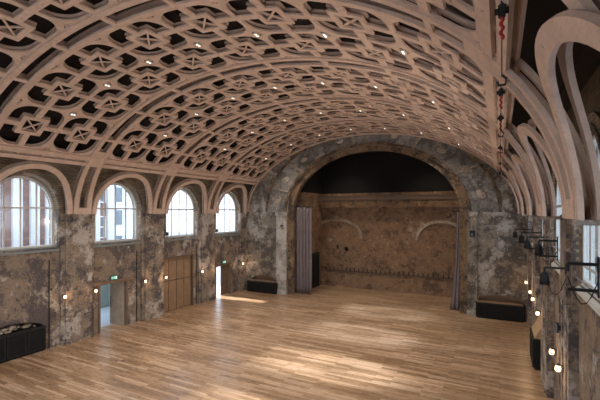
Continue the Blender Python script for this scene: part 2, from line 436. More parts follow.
# niche backs
bm=bmesh.new(); box(bm,-18.3,-18.22,6.4,10.1,0,2); struct(obj('trim_1',bm,M['wall_l']))
bm=bmesh.new(); box(bm,2.17,2.25,16.4,19.5,0,2.2); struct(obj('trim_2',bm,M['plywood']))
# unseen rear wall; tall openings added to bring in frontal daylight
rh=[archpoly(x,1.9,1.2,7.0,1.9) for x in (-14.4,-9.9,-5.4)]
bm=bmesh.new(); sheet(bm,rect(-18.2,2.2,0,13.6),rh,lambda x,z,t:(x,YB-t,z),0,.4)
struct(obj('wall_back',bm,M['wall_r']))
# piers
def pier(bm,xf,sgn,y0,y1,seed):
    """broad pilaster with side strips, broken base; xf=front face, sgn=+1 when wall is to the left"""
    rnd=random.Random(seed)
    xw=xf-sgn*.30
    a,b=sorted((xf,xw)); box(bm,a,b,y0+.16,y1-.16,0,5.93)
    for q0,q1 in ((y0,y0+.16),(y1-.16,y1)):
        a,b=sorted((xf-sgn*.10,xw)); box(bm,a,b,q0,q1,0,5.93)
    a,b=sorted((xf+sgn*.05,xw)); box(bm,a,b,y0+.10,y1-.10,0,.28)
    yc=(y0+y1)/2; a,b=sorted((xf+sgn*.03,xf)); box(bm,a,b,yc-.06,yc+.06,.28,3.9)
i=3
for yc in [20.15,15.6,11.2,6.6,2.2,-2.3]:
    bm=bmesh.new(); pier(bm,-17.38,1,yc-.78,yc+.78,i)
    struct(obj(f'trim_{i}',bm,M['pier'])); i+=1
    bm=bmesh.new(); pier(bm,1.36,-1,yc-.62,yc+.62,i); box(bm,1.36,1.6,yc-.85,yc-.6,0,3.9); box(bm,1.36,1.6,yc+.6,yc+1.25,0,3.7)
    struct(obj(f'trim_{i}',bm,M['pier'])); i+=1
for x0,x1 in ((-17.6,-17.38),(1.34,1.55)):
    bm=bmesh.new(); box(bm,x0,x1,23.75,YE,0,5.93); struct(obj(f'trim_{i}',bm,M['pier'])); i+=1
for yc in [20.2,15.7,11.2,6.7,2.2]:   # corbel stones under the rib feet
    for a,b,c,d in ((-17.45,-17.1,-17.45,-17.25),(.9,1.36,0,0)):
        bm=bmesh.new(); box(bm,a,b,yc-.40,yc+.40,5.82,5.895)
        if c: box(bm,c,d,yc-.36,yc+.36,5.6,5.82)
        struct(obj(f'trim_{i}',bm,M['pier'])); i+=1
# windows -------------------------------------------------------------
def window(n,yc,xin,sgn,glass):
    """sgn=-1 left wall (outside at -x)"""
    xo=xin+sgn*(.22 if sgn<0 else .06)
    mp=lambda y,z,t:(xo+sgn*t,y,z)
    bm=bmesh.new()
    sheet(bm,archpoly(yc,1.35,4.43,WZS,1.40),[archpoly(yc,1.25,4.55,WZS,1.30)],mp,0,.10)
    f=struct(obj(f'window_{n}',bm,M['wframe']))
    bm=bmesh.new()
    for k in (-1,0,1):
        y=yc+k*.625; top=WZS+1.30*math.sqrt(max(0,1-(k*.625/1.25)**2))+.01
        x=sorted((xo+sgn*.02,xo+sgn*.085)); box(bm,x[0],x[1],y-.028,y+.028,4.54,top)
    obj('mullion',bm,M['wframe'],f)
    bm=bmesh.new(); x=sorted((xo+sgn*.0,xo+sgn*.09)); box(bm,x[0],x[1],yc-1.255,yc+1.255,WZS+.02,WZS+.09); obj('transom',bm,M['wframe'],f)
    bm=bmesh.new(); sheet(bm,archpoly(yc,1.26,4.54,WZS,1.31),[],mp,.045,.052); obj('glass',bm,glass,f)
    bm=bmesh.new() # sloping sill
    a=xin+(.06 if sgn<0 else -.06); b=xo
    vs=[bm.verts.new(p) for p in ((a,yc-1.42,4.25),(a,yc+1.42,4.25),(a,yc+1.42,4.33),(a,yc-1.42,4.33),(b,yc-1.35,4.25),(b,yc+1.35,4.25),(b,yc+1.35,4.46),(b,yc-1.35,4.46))]
    for q in ((0,1,2,3),(4,7,6,5),(3,2,6,7),(0,4,5,1),(0,3,7,4),(1,5,6,2)): bm.faces.new([vs[k] for k in q])
    obj('window_sill',bm,M['sill'] if sgn<0 else M['wframe'],f)
    # brick surround arch, slightly proud
    bm=bmesh.new(); sheet(bm,archpoly(yc,1.66,4.9,WZS,1.72,n=26),[archpoly(yc,1.365,4.9-.001+.002,WZS,1.415,n=26)],lambda y,z,t:(xin-sgn*t,y,z),-.02,.06)
    obj('brick_surround',bm,M['brick'],f)
    # raised hood rim
    bm=bmesh.new(); sheet(bm,archpoly(yc,1.46,4.6,WZS,1.52,n=26),[archpoly(yc,1.365,4.601,WZS,1.415,n=26)],lambda y,z,t:(xin-sgn*t,y,z),.055,.10)
    obj('moulded_rim',bm,M['pier'],f)
    return f
n=1
for y in bays_all:
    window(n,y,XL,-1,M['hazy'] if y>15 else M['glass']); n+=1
for y in bays_all:
    window(n,y,XR,1,M['glass']); n+=1
# end wall -------------------------------------------------------------
EX=lambda x,z,t:(x,YE+t,z)
OC=-7.72
def openpoly(hw,r,z0=-.05): return archpoly(OC,hw,z0,6.0,r,n=40)
bm=bmesh.new()
out=rect(-18.2,2.2,-.1,13.6)
sheet(bm,out,[openpoly(6.05,4.35),archpoly(-15.75,1.2,-.05,.75,.5),archpoly(.05,1.2,-.05,.8,.5)],EX,0,.45)
struct(obj('wall_end',bm,M['wall_e']))
bm=bmesh.new(); sheet(bm,openpoly(6.05,4.35,-.1),[openpoly(5.62,4.05,-.05)],EX,.16,.5)
struct(obj(f'trim_{i}',bm,M['reveal'])); i+=1
# archivolt skin : speckled stucco ring, just proud of the wall, above the springing
bm=bmesh.new()
def ring(cx,w1,r1,w2,r2,z,n=48):
    a=[(cx+w1*math.cos(PI*k/n),z+r1*math.sin(PI*k/n)) for k in range(n+1)]
    b=[(cx+w2*math.cos(PI*k/n),z+r2*math.sin(PI*k/n)) for k in range(n+1)]
    return a+b[::-1]
sheet(bm,ring(OC,7.75,5.55,6.05,4.35,6.0),[],EX,-.05,.0)
struct(obj(f'trim_{i}',bm,M['arch_e'])); i+=1
bm=bmesh.new()
sheet(bm,ring(OC,6.22,4.52,6.05,4.35,6.0),[],EX,-.12,.0)
sheet(bm,ring(OC,7.85,5.65,7.68,5.48,6.0),[],EX,-.09,.0)
struct(obj(f'trim_{i}',bm,M['reveal'])); i+=1
# pilasters and imposts
for (x0,x1,d) in ((-14.6,-13.78,.14),(-1.66,-1.15,.14)):
    bm=bmesh.new(); box(bm,x0,x1,YE-d,YE,0,5.95); box(bm,x0-.05,x1+.05,YE-d-.06,YE,5.75,6.0); box(bm,x0-.05,x1+.05,YE-d-.05,YE,1.9,2.05); box(bm,x0-.04,x1+.04,YE-d-.05,YE,0,.3)
    struct(obj(f'trim_{i}',bm,M['pale'] if x0<-5 else M['wall_e'])); i+=1
# radial strips and oval medallions on the arch
def onarch(a,w,r): return (OC+w*math.cos(a),6+r*math.sin(a))
for adeg in (161,140,98,62,30):
    a=math.radians(adeg); p0=onarch(a,6.25,4.55); p1=onarch(a,7.6,5.4)
    d=Vector((p1[0]-p0[0],p1[1]-p0[1])).normalized(); q=Vector((-d.y,d.x))*.05
    bm=bmesh.new(); sheet(bm,[(p0[0]+q.x,p0[1]+q.y),(p0[0]-q.x,p0[1]-q.y),(p1[0]-q.x,p1[1]-q.y),(p1[0]+q.x,p1[1]+q.y)],[],EX,-.12,-.03)
    struct(obj(f'trim_{i}',bm,M['lime'])); i+=1
for adeg,rw in ((170,.30),(152,.24),(132,.22),(106,.20),(75,.20),(48,.24),(30,.26),(12,.28)):
    a=math.radians(adeg); c=onarch(a,6.95,5.0)
    bm=bmesh.new(); bmesh.ops.create_icosphere(bm,subdivisions=3,radius=1)
    for v in bm.verts:
        v.co=Vector((v.co.x*rw*1.25,v.co.y*.08,v.co.z*rw*.85))
    o=struct(obj(f'trim_{i}',bm,M['lime'],None,(c[0],YE-.05,c[1]),True)); i+=1
    o.rotation_euler=(0,-(a-PI/2)*.5,0)
# stage box
SX0,SX1,SY1=-13.1,-1.2,29.2
bm=bmesh.new()
sheet(bm,rect(SX0-.3,SX1+.3,0,7.5),[[(-11.7+.11*math.cos(t*PI/4),3.15+.2*math.sin(t*PI/4)) for t in range(8)],[(-10.95+.2*math.cos(t*PI/4),3.0+.2*math.sin(t*PI/4)) for t in range(8)]],lambda x,z,t:(x,SY1+t,z),0,.3)
struct(obj('wall_stage_back',bm,M['stage']))
bm=bmesh.new(); box(bm,SX0-.3,SX1+.3,SY1+.3,SY1+.35,0,7.4); struct(obj(f'trim_{i}',bm,M['black'])); i+=1
for nm,x0,x1 in (('wall_stage_left',SX0-.3,SX0),('wall_stage_right',SX1,SX1+.3)):
    bm=bmesh.new(); box(bm,x0,x1,YE+1.1,SY1,0,7.5)
    if 'left' in nm: box(bm,-14.0,-13.75,YE+.5,YE+1.1,0,10.6); box(bm,-14.0,x0,YE+1.1,YE+1.3,0,10.6)
    else: box(bm,x0,x1,YE+.5,YE+1.1,0,10.6)
    struct(obj(nm,bm,M['stage']))
bm=bmesh.new(); box(bm,-14.0,SX1+.3,YE+.5,SY1+.4,10.6,10.8)
box(bm,SX0-.3,SX1+.3,SY1-.02,SY1+.3,7.5,10.6); box(bm,SX0-.35,SX0,YE+1.3,SY1,7.5,10.6); box(bm,SX1,SX1+.35,YE+1.1,SY1,7.5,10.6)
struct(obj('ceiling_stage',bm,M['blackfab']))
# blind arches rims on stage wall, dado and cornice
for cx,hw,zs,r,e in ((-11.75,2.15,3.9,1.55,2.3),(-3.75,1.75,3.9,1.5,2.2)):
    bm=bmesh.new(); n_=26
    def pa(w,rr): return [(cx+w*math.copysign(abs(math.cos(PI*k/n_))**(2/e),math.cos(PI*k/n_)),zs+rr*abs(math.sin(PI*k/n_))**(2/e)) for k in range(n_+1)]
    sheet(bm,pa(hw,r)+pa(hw-.2,r-.2)[::-1],[],lambda x,z,t:(x,SY1+t,z),-.10,.0)
    struct(obj(f'trim_{i}',bm,M['lime'])); i+=1
bm=bmesh.new()
box(bm,SX0,SX1,SY1-.22,SY1,0,1.05); struct(obj(f'trim_{i}',bm,M['stage'])); i+=1
for z0,z1,d in ((6.35,6.5,.18),(6.95,7.05,.12)):
    bm=bmesh.new(); box(bm,SX0,SX1,SY1-d,SY1,z0,z1); struct(obj(f'trim_{i}',bm,M['stage'])); i+=1
# niche linings on end wall
for x0,x1 in ((-17.1,-14.4),(-1.3,1.4)):
    bm=bmesh.new(); box(bm,x0,x1,YE+.45,YE+.5,0,1.5); struct(obj(f'trim_{i}',bm,M['oakdoor'])); i+=1
# roof
bm=bmesh.new(); RA,RB=10.4,7.1; prof=[]
a0=math.asin((8.55-5.9)/RB)
for k in range(41):
    a=a0+(PI-2*a0)*k/40; prof.append((XC-RA*math.cos(a),5.9+RB*math.sin(a)))
prof2=[(XC+(x-XC)*1.02,z+.25) for x,z in prof]
loop=prof+prof2[::-1]
r0=[bm.verts.new((x,YB-.5,z)) for x,z in loop]; r1=[bm.verts.new((x,YE+.5,z)) for x,z in loop]
L=len(loop)
for k in range(L): bm.faces.new((r0[k],r0[(k+1)%L],r1[(k+1)%L],r1[k]))
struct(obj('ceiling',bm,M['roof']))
# close the eaves
for x0,x1 in ((-18.4,-17.2),(1.2,2.4)):
    bm=bmesh.new(); box(bm,x0,x1,YB-.4,YE+.4,8.6,8.75); struct(obj(f'trim_{i}',bm,M['roof'])); i+=1
# ------------------------------------------------------------------ doors
def boards(bm,ax,u0,u1,z0,z1,c0,c1,n,gap=.012):
    """vertical boards; ax='x' plane normal x"""
    w=(u1-u0)/n
    for k in range(n):
        a=u0+k*w+gap/2;b=u0+(k+1)*w-gap/2
        if ax=='x': box(bm,c0,c1,a,b,z0,z1)
        else: box(bm,a,b,c0,c1,z0,z1)
# doorway 2 : timber lining with lintel, one pale leaf swung into the corridor
bm=bmesh.new(); y0,y1,_,h=DOOR2
box(bm,XL-.6,XL+.05,y0,y0+.09,0,h-.11); box(bm,XL-.6,XL+.05,y1-.09,y1,0,h-.11); box(bm,XL-.62,XL+.08,y0-.3,y1+.3,h-.11,h+.05)
d1=struct(obj('door_1',bm,M['jamb']))
hinge=Vector((XL-.12,y1-.1,0)); lw=.86
bm=bmesh.new(); boards(bm,'x',-lw,0,.02,h-.13,-.03,.03,4,.006)
leaf=obj('door_leaf',bm,M['paledoor'],d1,hinge); leaf.rotation_euler=(0,0,-math.radians(75))
bm=bmesh.new(); tube(bm,[(.04,-lw+.1,.95),(.09,-lw+.1,1.0),(.09,-lw+.1,1.45),(.04,-lw+.1,1.5)],.018); obj('door_handle',bm,M['black'],leaf)
# doorway 4 : bright exit, dark leaf
bm=bmesh.new(); y0,y1,_,h=DOOR4
box(bm,XL-.6,XL+.04,y0,y0+.08,0,h-.09); box(bm,XL-.6,XL+.04,y1-.08,y1,0,h-.09); box(bm,XL-.6,XL+.05,y0-.1,y1+.1,h-.09,h+.04)
d2=struct(obj('door_2',bm,M['darkdoor']))
bm=bmesh.new(); boards(bm,'x',-.72,0,.02,h-.1,-.03,.03,4,.006)
leaf=obj('door_leaf',bm,M['darkdoor'],d2,(XL-.1,y1-.09,0)); leaf.rotation_euler=(0,0,-math.radians(8))
# tall wooden shutters
bm=bmesh.new(); y0,y1,_,h=SHUT
box(bm,XL-.34,XL-.30,y0,y1,0,h); box(bm,XL-.3,XL+.05,y0,y0+.07,0,h-.09); box(bm,XL-.3,XL+.05,y1-.07,y1,0,h-.09); box(bm,XL-.3,XL+.06,y0,y1,h-.09,h)
d3=struct(obj('door_3',bm,M['darkdoor']))
w=(y1-y0-.16)/4
for k in range(4):
    a=y0+.08+k*w
    for z0,z1 in ((.03,1.83),(1.86,3.19)):
        bm=bmesh.new(); box(bm,XL-.16,XL-.10,a+.018,a+w-.018,z0,z1,.008); obj('shutter_panel',bm,M['oakdoor'],d3)
# stage side black door
bm=bmesh.new(); box(bm,SX0,SX0+.06,26.2,28.6,0,2.75); 
d4=struct(obj('door_4',bm,M['black']))
for y in (26.35,27.2,28.0):
    bm=bmesh.new(); box(bm,SX0+.06,SX0+.09,y,y+.5,.3,2.5,.01); obj('door_panel',bm,M['blackfab'],d4)
# corridor behind doorway 1
bm=bmesh.new()
box(bm,-22.2,-18.22,10.6,10.8,0,3.0); box(bm,-22.2,-18.22,16.2,16.4,0,3.0)
sheet(bm,rect(10.6,16.4,0,3.0),[rect(14.3,15.3,.05,2.1),rect(11.2,12.6,1.0,2.4)],lambda y,z,t:(-22.2-t,y,z),0,.25)
struct(obj('wall_corridor',bm,M['mint']))
bm=bmesh.new(); box(bm,-19.4,-18.22,10.6,16.4,3.0,3.15); struct(obj('ceiling_corridor',bm,M['mint']))
# ground outside
bm=bmesh.new(); box(bm,-60,-18.4,-40,80,-.25,-.02); box(bm,2.4,40,-40,80,-.25,-.02); box(bm,-18.4,2.4,-40,YB-.41,-.25,-.02)
struct(obj('ground',bm,M['concrete']))
# building across the yard
bd=empty('building',(-27,12,0),'red brick building with white pilasters seen through the left windows','building')
def bpart(name,bm,mat,par=bd): 
    return obj(name,bm,mat,par,(0,0,0))
def lb(bm,x0,x1,y0,y1,z0,z1): box(bm,x0+27,x1+27,y0-12,y1-12,z0,z1)
bm=bmesh.new(); lb(bm,-33,-27,2,20.3,-.02,8.7); bpart('wall',bm,M['redbrick'])
for y in (3.2,6.2,9.2,12.0,13.23,14.26,15.22,17.4,18.55,19.75):
    bm=bmesh.new(); lb(bm,-27,-26.75,y-.22,y+.30,-.02,8.7); bpart('pilaster',bm,M['stone'])
for y,zs in ((4.7,(1.2,4.3)),(7.7,(1.2,4.3)),(10.7,(1.2,4.3)),(16.3,(1.2,4.0,6.7)),(19.15,(1.2,4.0,6.7))):
    for z in zs:
        bm=bmesh.new()
        hwid=(.30 if y>19 else .45) if y>12 else .6
        sheet(bm,rect(y-hwid-12,y+hwid-12,z,z+1.7),[rect(y-hwid+.1-12,y-12+hwid-.1,z+.1,z+.8),rect(y-hwid+.1-12,y-12+hwid-.1,z+.9,z+1.6)],lambda a,b,t:(t,a,b),-.02,.12)
        wf=bpart('window_frame',bm,M['stone'])
        bm=bmesh.new(); box(bm,.0,.03,y-hwid-12+.05,y+hwid-12-.05,z+.05,z+1.65); obj('pane',bm,M['pane'],wf)
bm=bmesh.new(); lb(bm,-33,-26.6,2,20.5,8.7,8.95); bpart('cornice',bm,M['stone'])
bd2=empty('building',(-40,30,0),'pale rendered building far behind the left windows near the stage','building')
bm=bmesh.new(); box(bm,-6,0,-6,30,-.02,10); obj('wall',bm,M['stone'],bd2)
for k in range(8):
    for z in (1.5,4.5,7.2):
        bm=bmesh.new(); box(bm,0,.08,-4+k*3.6,-2.6+k*3.6,z,z+1.7); obj('window',bm,M['pane'],bd2)
# ------------------------------------------------------------------ things
# radiator cabinets: black slatted
def cabinet(name_loc,w,h,d,npan,label,rz):
    t=empty('radiator_cabinet',name_loc,label,'cabinet',None,rz)
    # local: front faces -y, width along x centred, back at y=0
    bm=bmesh.new(); box(bm,-w/2,w/2,-d+.03,0,.06,h-.04); box(bm,-w/2+.03,w/2-.03,-d+.06,0,0,.06); obj('body',bm,M['blackfab'],t)
    bm=bmesh.new(); box(bm,-w/2-.015,w/2+.015,-d,0,h-.04,h,.006); obj('top',bm,M['black'],t)
    pw=w/npan
    for k in range(npan):
        a=-w/2+k*pw+.02;b=-w/2+(k+1)*pw-.02
        bm=bmesh.new(); sheet(bm,rect(a,b,.08,h-.05),[rect(a+.05,b-.05,.13,h-.10)],lambda x,z,tt:(x,-d+tt,z),-.005,.03)
        fr=obj('grille_frame',bm,M['black'],t)
        bm=bmesh.new(); m=int((h-.25)/.055)
        for j in range(m):
            z=.15+j*.055; box(bm,a+.05,b-.05,-d+.005,-d+.025,z,z+.022)
        obj('grille_slats',bm,M['black'],fr)
    return t
cabinet((XL-.40,8.25,0),3.06,1.05,.52,4,'long black slatted radiator cabinet in the niche at far left',PI/2)
cabinet((-15.75,YE-.02,0),2.55,.80,.42,4,'small black radiator cabinet left of the stage curtain',0)
cabinet((.0,YE-.02,0),2.40,.86,.42,4,'black radiator cabinet in the arched niche right of the stage',0)
cabinet((XR-.0,17.95,0),1.7,1.15,.42,3,'black radiator cabinet seen end-on along the right wall',-PI/2)
bm=bmesh.new(); 
vs=[bm.verts.new(p) for p in ((1.18,17.15,1.17),(1.5,17.15,1.17),(1.54,17.15,1.8),(1.49,17.15,1.8),(1.18,18.7,1.17),(1.5,18.7,1.17),(1.54,18.7,1.8),(1.49,18.7,1.8))]
for q in ((0,1,2,3),(4,7,6,5),(0,3,7,4),(1,5,6,2),(3,2,6,7),(0,4,5,1)): bm.faces.new([vs[k] for k in q])
tag(obj('plywood_board',bm,M['plywood']),'plywood board leaning on the wall above the end-on black cabinet','board')
# plywood lids on end wall niches
for x,l,z in ((-15.75,'wooden shelf board on the small black cabinet left of the stage',.80),(.0,'wooden shelf board on the black cabinet right of the stage',.86)):
    bm=bmesh.new(); box(bm,x-1.15,x+1.15,YE-.3,YE+.42,z,z+.05,.01); tag(obj('shelf_board',bm,M['oakdoor']),l,'shelf')
# plaster lumps heap in the far-left niche
bm=bmesh.new()
for k in range(46):
    y=7.0+2.5*random.random(); u=(y-8.25)/1.55; zt=.95+.40*math.sqrt(max(0,1-u*u))
    r=.05+.06*random.random(); z=1.05+r*.9+random.random()*max(.0,zt-1.2)
    mt=Matrix.Translation((XL-.13-.1*random.random(),y,z))@Matrix.Diagonal((1,1.3,.8,1))
    bmesh.ops.create_icosphere(bm,subdivisions=1,radius=r,matrix=mt)
tag(obj('broken_plaster',bm,M['lime']),'crumbled pale plaster heaped in the niche above the long black cabinet','rubble',None,'stuff')
# curtains
def curtain(x0,x1,y,z0,z1,folds,amp,label,flare=None):
    bm=bmesh.new(); nu,nv=folds*8,14; g={}
    for side in (0,1):
        for i_ in range(nu+1):
            for j in range(nv+1):
                f=i_/nu; v=j/nv
                xa,xb=x0,x1
                if flare: xa=x0+flare[0]*(1-v)**1.6; xb=x1+flare[1]*(1-v)**1.6
                ph=f*folds*2*PI
                yy=y+amp*(1-.35*v)*math.sin(ph)+.03*math.sin(ph*.37+v*3)
                xx=xa+(xb-xa)*f+.02*math.sin(ph*2+v*4)
                g[side,i_,j]=bm.verts.new((xx,yy+side*.02,z0+(z1-z0)*v))
    for i_ in range(nu):
        for j in range(nv):
            bm.faces.new((g[0,i_,j],g[0,i_+1,j],g[0,i_+1,j+1],g[0,i_,j+1])); bm.faces.new((g[1,i_,j],g[1,i_,j+1],g[1,i_+1,j+1],g[1,i_+1,j]))
    for j in range(nv):
        for i_ in (0,nu): bm.faces.new((g[0,i_,j],g[0,i_,j+1],g[1,i_,j+1],g[1,i_,j]))
    for i_ in range(nu):
        for j in (0,nv): bm.faces.new((g[0,i_,j],g[1,i_,j],g[1,i_+1,j],g[0,i_+1,j]))
    return tag(obj('stage_curtain',bm,M['curtain'],None,(0,0,0),True),label,'curtain','stage curtains')
curtain(-13.42,-12.12,25.2,.01,6.35,5,.12,'wide mauve velvet curtain hanging at the left side of the stage')
curtain(-2.30,-2.02,25.2,.01,6.0,3,.07,'narrow mauve curtain flaring out at the right side of the stage',(-.42,.08))
# curtain rails
for x0,x1,l in ((-13.6,-12.0,'short black curtain rail above the left stage curtain'),(-2.6,-1.4,'short black curtain rail above the right stage curtain')):
    bm=bmesh.new(); z=6.38 if x0<-5 else 6.03; tube(bm,[(x0,25.2,z),(x1,25.2,z)],.03); 
    xx=x0+.1 if x0<-5 else x1-.1; tube(bm,[(xx,25.2,z),(xx,25.0,z)],.02)
    tag(obj('curtain_rail',bm,M['metal']),l,'rail')
# peg rail on stage back wall
pr=empty('peg_rail',(SX0+.35,SY1-.03,1.2),'long dark peg rail along the stage back wall','rail')
bm=bmesh.new(); box(bm,0,11.2,-.05,.03,0,.13); obj('rail',bm,M['darkdoor'],pr)
bm=bmesh.new(); tube(bm,[(.1,-.03,.08),(.1,-.12,.10),(.1,-.13,.34)],.035,6); pg=obj('peg',bm,M['metal'],pr)
for k in range(1,32):
    c=pg.copy(); COL.objects.link(c); c.location=(k*.35,0,0); c.parent=pr
# stage beam
bm=bmesh.new(); box(bm,SX0,SX1,28.3,28.42,7.2,7.28); box(bm,SX0,SX1,28.34,28.38,6.95,7.21); box(bm,SX0,SX1,28.3,28.42,6.9,6.96)
tag(obj('steel_beam',bm,M['darkdoor']),'dark steel beam spanning high across the back of the stage','beam')
# wall lamps (sconces)
def sconce(loc,label,rz,en=6):
    t=empty('wall_lamp',loc,label,'wall lamp','small lit bulbs along the walls',rz)
    # local +x points away from wall; bulb at origin
    bm=bmesh.new(); box(bm,-.13,-.10,-.05,.05,-.07,.09,.006); tube(bm,[(-.10,0,.06),(-.02,0,.10),(0,0,.09)],.012,6); obj('bracket',bm,M['metal'],t)
    bm=bmesh.new(); tube(bm,[(0,0,.06),(0,0,.10)],.035,10); obj('lamp_holder',bm,M['metal'],t)
    bm=bmesh.new(); tube(bm,[(0,0,-.085),(0,0,-.07),(0,0,-.02),(0,0,.04),(0,0,.065)],[.03,.052,.062,.052,.03],12); obj('bulb',bm,M['bulb'],t,(0,0,0),True)
    ld=bpy.data.lights.new('lamp_light','POINT'); ld.energy=en; ld.color=(1,.62,.34); ld.shadow_soft_size=.08
    lo=bpy.data.objects.new('lamp_light',ld); COL.objects.link(lo); lo.parent=t; lo.location=(.16,0,0)
    return t
SL=[(-17.25,10.45,2.22,'lit bulb on the wide pier left of the open doorway, nearer the cabinet'),
 (-17.25,11.93,2.22,'lit bulb beside the left jamb of the open doorway with pale leaf'),
 (-17.25,14.86,2.2,'lit bulb right of the open doorway with pale leaf'),
 (-17.25,16.32,2.2,'lit bulb in front of the left edge of the tall wooden shutters'),
 (-17.25,19.42,2.12,'lit bulb just right of the tall wooden shutters'),
 (-17.25,20.88,2.1,'lit bulb left of the far bright doorway'),
 (-17.25,23.9,2.1,'lit bulb in the far left corner beside the end wall')]
for x,y,z,l in SL: sconce((x,y,z),l,0)
SR=[(1.25,11.1,'lit bulb nearest the camera on the right wall'),(1.25,12.35,'second nearest lit bulb on the right wall'),(1.26,16.8,'third lit bulb from the camera on the right wall'),
 (1.28,19.45,'fourth lit bulb from the camera on the right wall'),(1.28,21.1,'fifth lit bulb from the camera on the right wall'),(1.27,23.9,'lit bulb farthest from the camera on the right wall')]
for x,y,l in SR: sconce((x,y,2.24),l,PI)
# downlights on the vault
k_=0
BN=['the bay closest to the stage','the second bay from the stage','the third bay from the stage','the fourth bay from the stage','the bay nearest the camera']
SN=['lowest on the left','second lowest on the left','third lowest on the left','at the crown','third lowest on the right','second lowest on the right','lowest on the right']
bm=bmesh.new(); box(bm,-.06,.06,-.15,.15,.0,.05,.01); dl_me=None
proto=None
spot=bpy.data.lights.new('downlight_beam','SPOT'); spot.energy=420; spot.spot_size=math.radians(130); spot.spot_blend=.9; spot.color=(1,.90,.78); spot.shadow_soft_size=.12
bm.free()
for bi,yb in enumerate(BAYS):
    for j in range(7):
        s=S0+PITCH*(j+1); p=VM(0,s,-.005)
        lab=f'small lit twin downlight {SN[j]} in {BN[bi]}'
        if proto is None:
            t=empty('downlight',(p[0],yb,p[2]),lab,'downlight','twin downlights between the lattice cells')
            bm=bmesh.new(); box(bm,-.045,.045,-.10,.10,-.035,-.008,.008); obj('housing',bm,M['white'],t)
            for q in (-.05,.05):
                bm=bmesh.new(); tube(bm,[(0,q,-.045),(0,q,-.034)],.028,10); obj('lens',bm,M['led'],t)
            proto=t
        else: t=dup(proto,(p[0],yb,p[2]),lab)
        a=ang(s); t.rotation_euler=(0,-math.atan2(math.cos(a)/VA,math.sin(a)/VB),0)
        if j in (1,3,5):
            lo=bpy.data.objects.new('downlight_beam',spot); COL.objects.link(lo); lo.location=(p[0],yb,p[2]-.12)
# chain hoists at X=0
def hoist(y,label):
    x=.02; z=8.17
    t=empty('chain_hoist',(x,y,z),label,'hoist','chain hoists hanging near the right edge beam')
    bm=bmesh.new(); tube(bm,[(0,0,.0),(0,0,-.10)],.012,6); obj('cable',bm,M['metal'],t)
    bm=bmesh.new(); tube(bm,[(0,0,-.44),(0,0,-.8)],.006,6); obj('chain',bm,M['metal'],t)
    bm=bmesh.new(); box(bm,-.035,.035,-.05,.05,-.22,-.10,.012); tube(bm,[(-.065,0,-.16),(.065,0,-.16)],.03,10); obj('motor',bm,M['black'],t)
    bm=bmesh.new()
    for q in range(5): 
        bmesh.ops.create_icosphere(bm,subdivisions=2,radius=.026,matrix=Matrix.Translation((0.008*(-1)**q,0,-.24-.045*q))@Matrix.Diagonal((.8,.8,1.2,1)))
    obj('chain_bag',bm,M['red'],t,(0,0,0),True)
    bm=bmesh.new(); tube(bm,[(0,0,-.8),(.04,0,-.84),(.03,0,-.90),(-.03,0,-.90),(-.04,0,-.86)],.014,6); obj('hook',bm,M['metal'],t)
    return t
for y,l in ((4.35,'chain hoist with red chain bag at the top edge of the photo'),(7.3,'chain hoist with red chain bag, second from the camera'),(9.3,'chain hoist with red chain bag, third from the camera'),(13.6,'chain hoist with red chain bag, fourth from the camera'),(18.0,'chain hoist with red chain bag, fifth from the camera'),(22.4,'chain hoist with red chain bag closest to the stage')): hoist(y,l)
# bracketed spotlights on right wall
def spotlight(y,z,label,two=True,reach=.42,lamp=True):
    t=empty('bracket_spotlight' if lamp else 'wall_bracket',(1.34,y,z),label,'spotlight' if lamp else 'bracket','theatre fittings on brackets along the right wall')
    bm=bmesh.new(); box(bm,-.025,0,-.05,.05,-.12,.12,.004)
    tube(bm,[(0,0,0),(-reach,0,0)],.026,8); tube(bm,[(-reach,0,.0),(-reach,0,-.12)],.024,8)
    if two: box(bm,-.02,.0,-.03,.03,-.5,-.1); tube(bm,[(0,0,-.40),(-reach,0,-.40)],.026,8)
    obj('bracket',bm,M['metal'],t)
    if lamp:
        bm=bmesh.new(); tube(bm,[(-reach,0,-.10),(-reach,0,-.16),(-reach,-.02,-.30),(-reach,-.04,-.40)],[.04,.085,.095,.075],12); obj('lamp_body',bm,M['black'],t)
        bm=bmesh.new(); box(bm,-reach-.10,-reach-.09,-.12,.02,-.42,-.30); box(bm,-reach+.09,-reach+.10,-.12,.02,-.42,-.30); obj('barn_door',bm,M['black'],t)
    bm=bmesh.new(); tube(bm,[(-reach,0,-.2)]+[(-reach*(1-f),0,-.2-.42*math.sin(PI*f)) for f in (.15,.3,.45,.6,.75,.9)]+[(0,0,-.22)],.009,6); obj('cable',bm,M['black'],t)
    return t
spotlight(7.25,5.2,'empty double black pipe bracket near the right edge of the photo',True,.40,False)
spotlight(10.5,4.72,'largest black spotlight on a bracket, nearest the camera on the right wall',False,.42)
spotlight(11.9,5.25,'black spotlight on a bracket, second from the camera on the right wall',True,.42)
spotlight(15.3,5.15,'black spotlight on a bracket, third from the camera on the right wall',True,.5)
spotlight(16.3,5.25,'black spotlight on a bracket, fourth from the camera on the right wall',False,.62)
spotlight(20.6,5.2,'black spotlight on a bracket closest to the stage on the right wall',False,.7)
up=bpy.data.lights.new('vault_fill_beam','SPOT'); up.energy=560; up.spot_size=math.radians(125); up.spot_blend=.9; up.color=(1,.88,.76); up.shadow_soft_size=.15  # uplights added to brighten the vault; the bracket lamps themselves hang downward
for y in (10.5,15.3,20.6):
    lo=bpy.data.objects.new('vault_fill_beam',up); COL.objects.link(lo); lo.location=(.55,y,5.1)
    lo.rotation_euler=(Vector((-11,y-3,10.5))-Vector((.55,y,5.1))).to_track_quat('-Z','Y').to_euler()
stg=bpy.data.lights.new('stage_fill_beam','SPOT'); stg.energy=230; stg.spot_size=math.radians(110); stg.spot_blend=.8; stg.color=(1,.80,.58); stg.shadow_soft_size=.15  # unseen lamps added to brighten the stage and its back wall
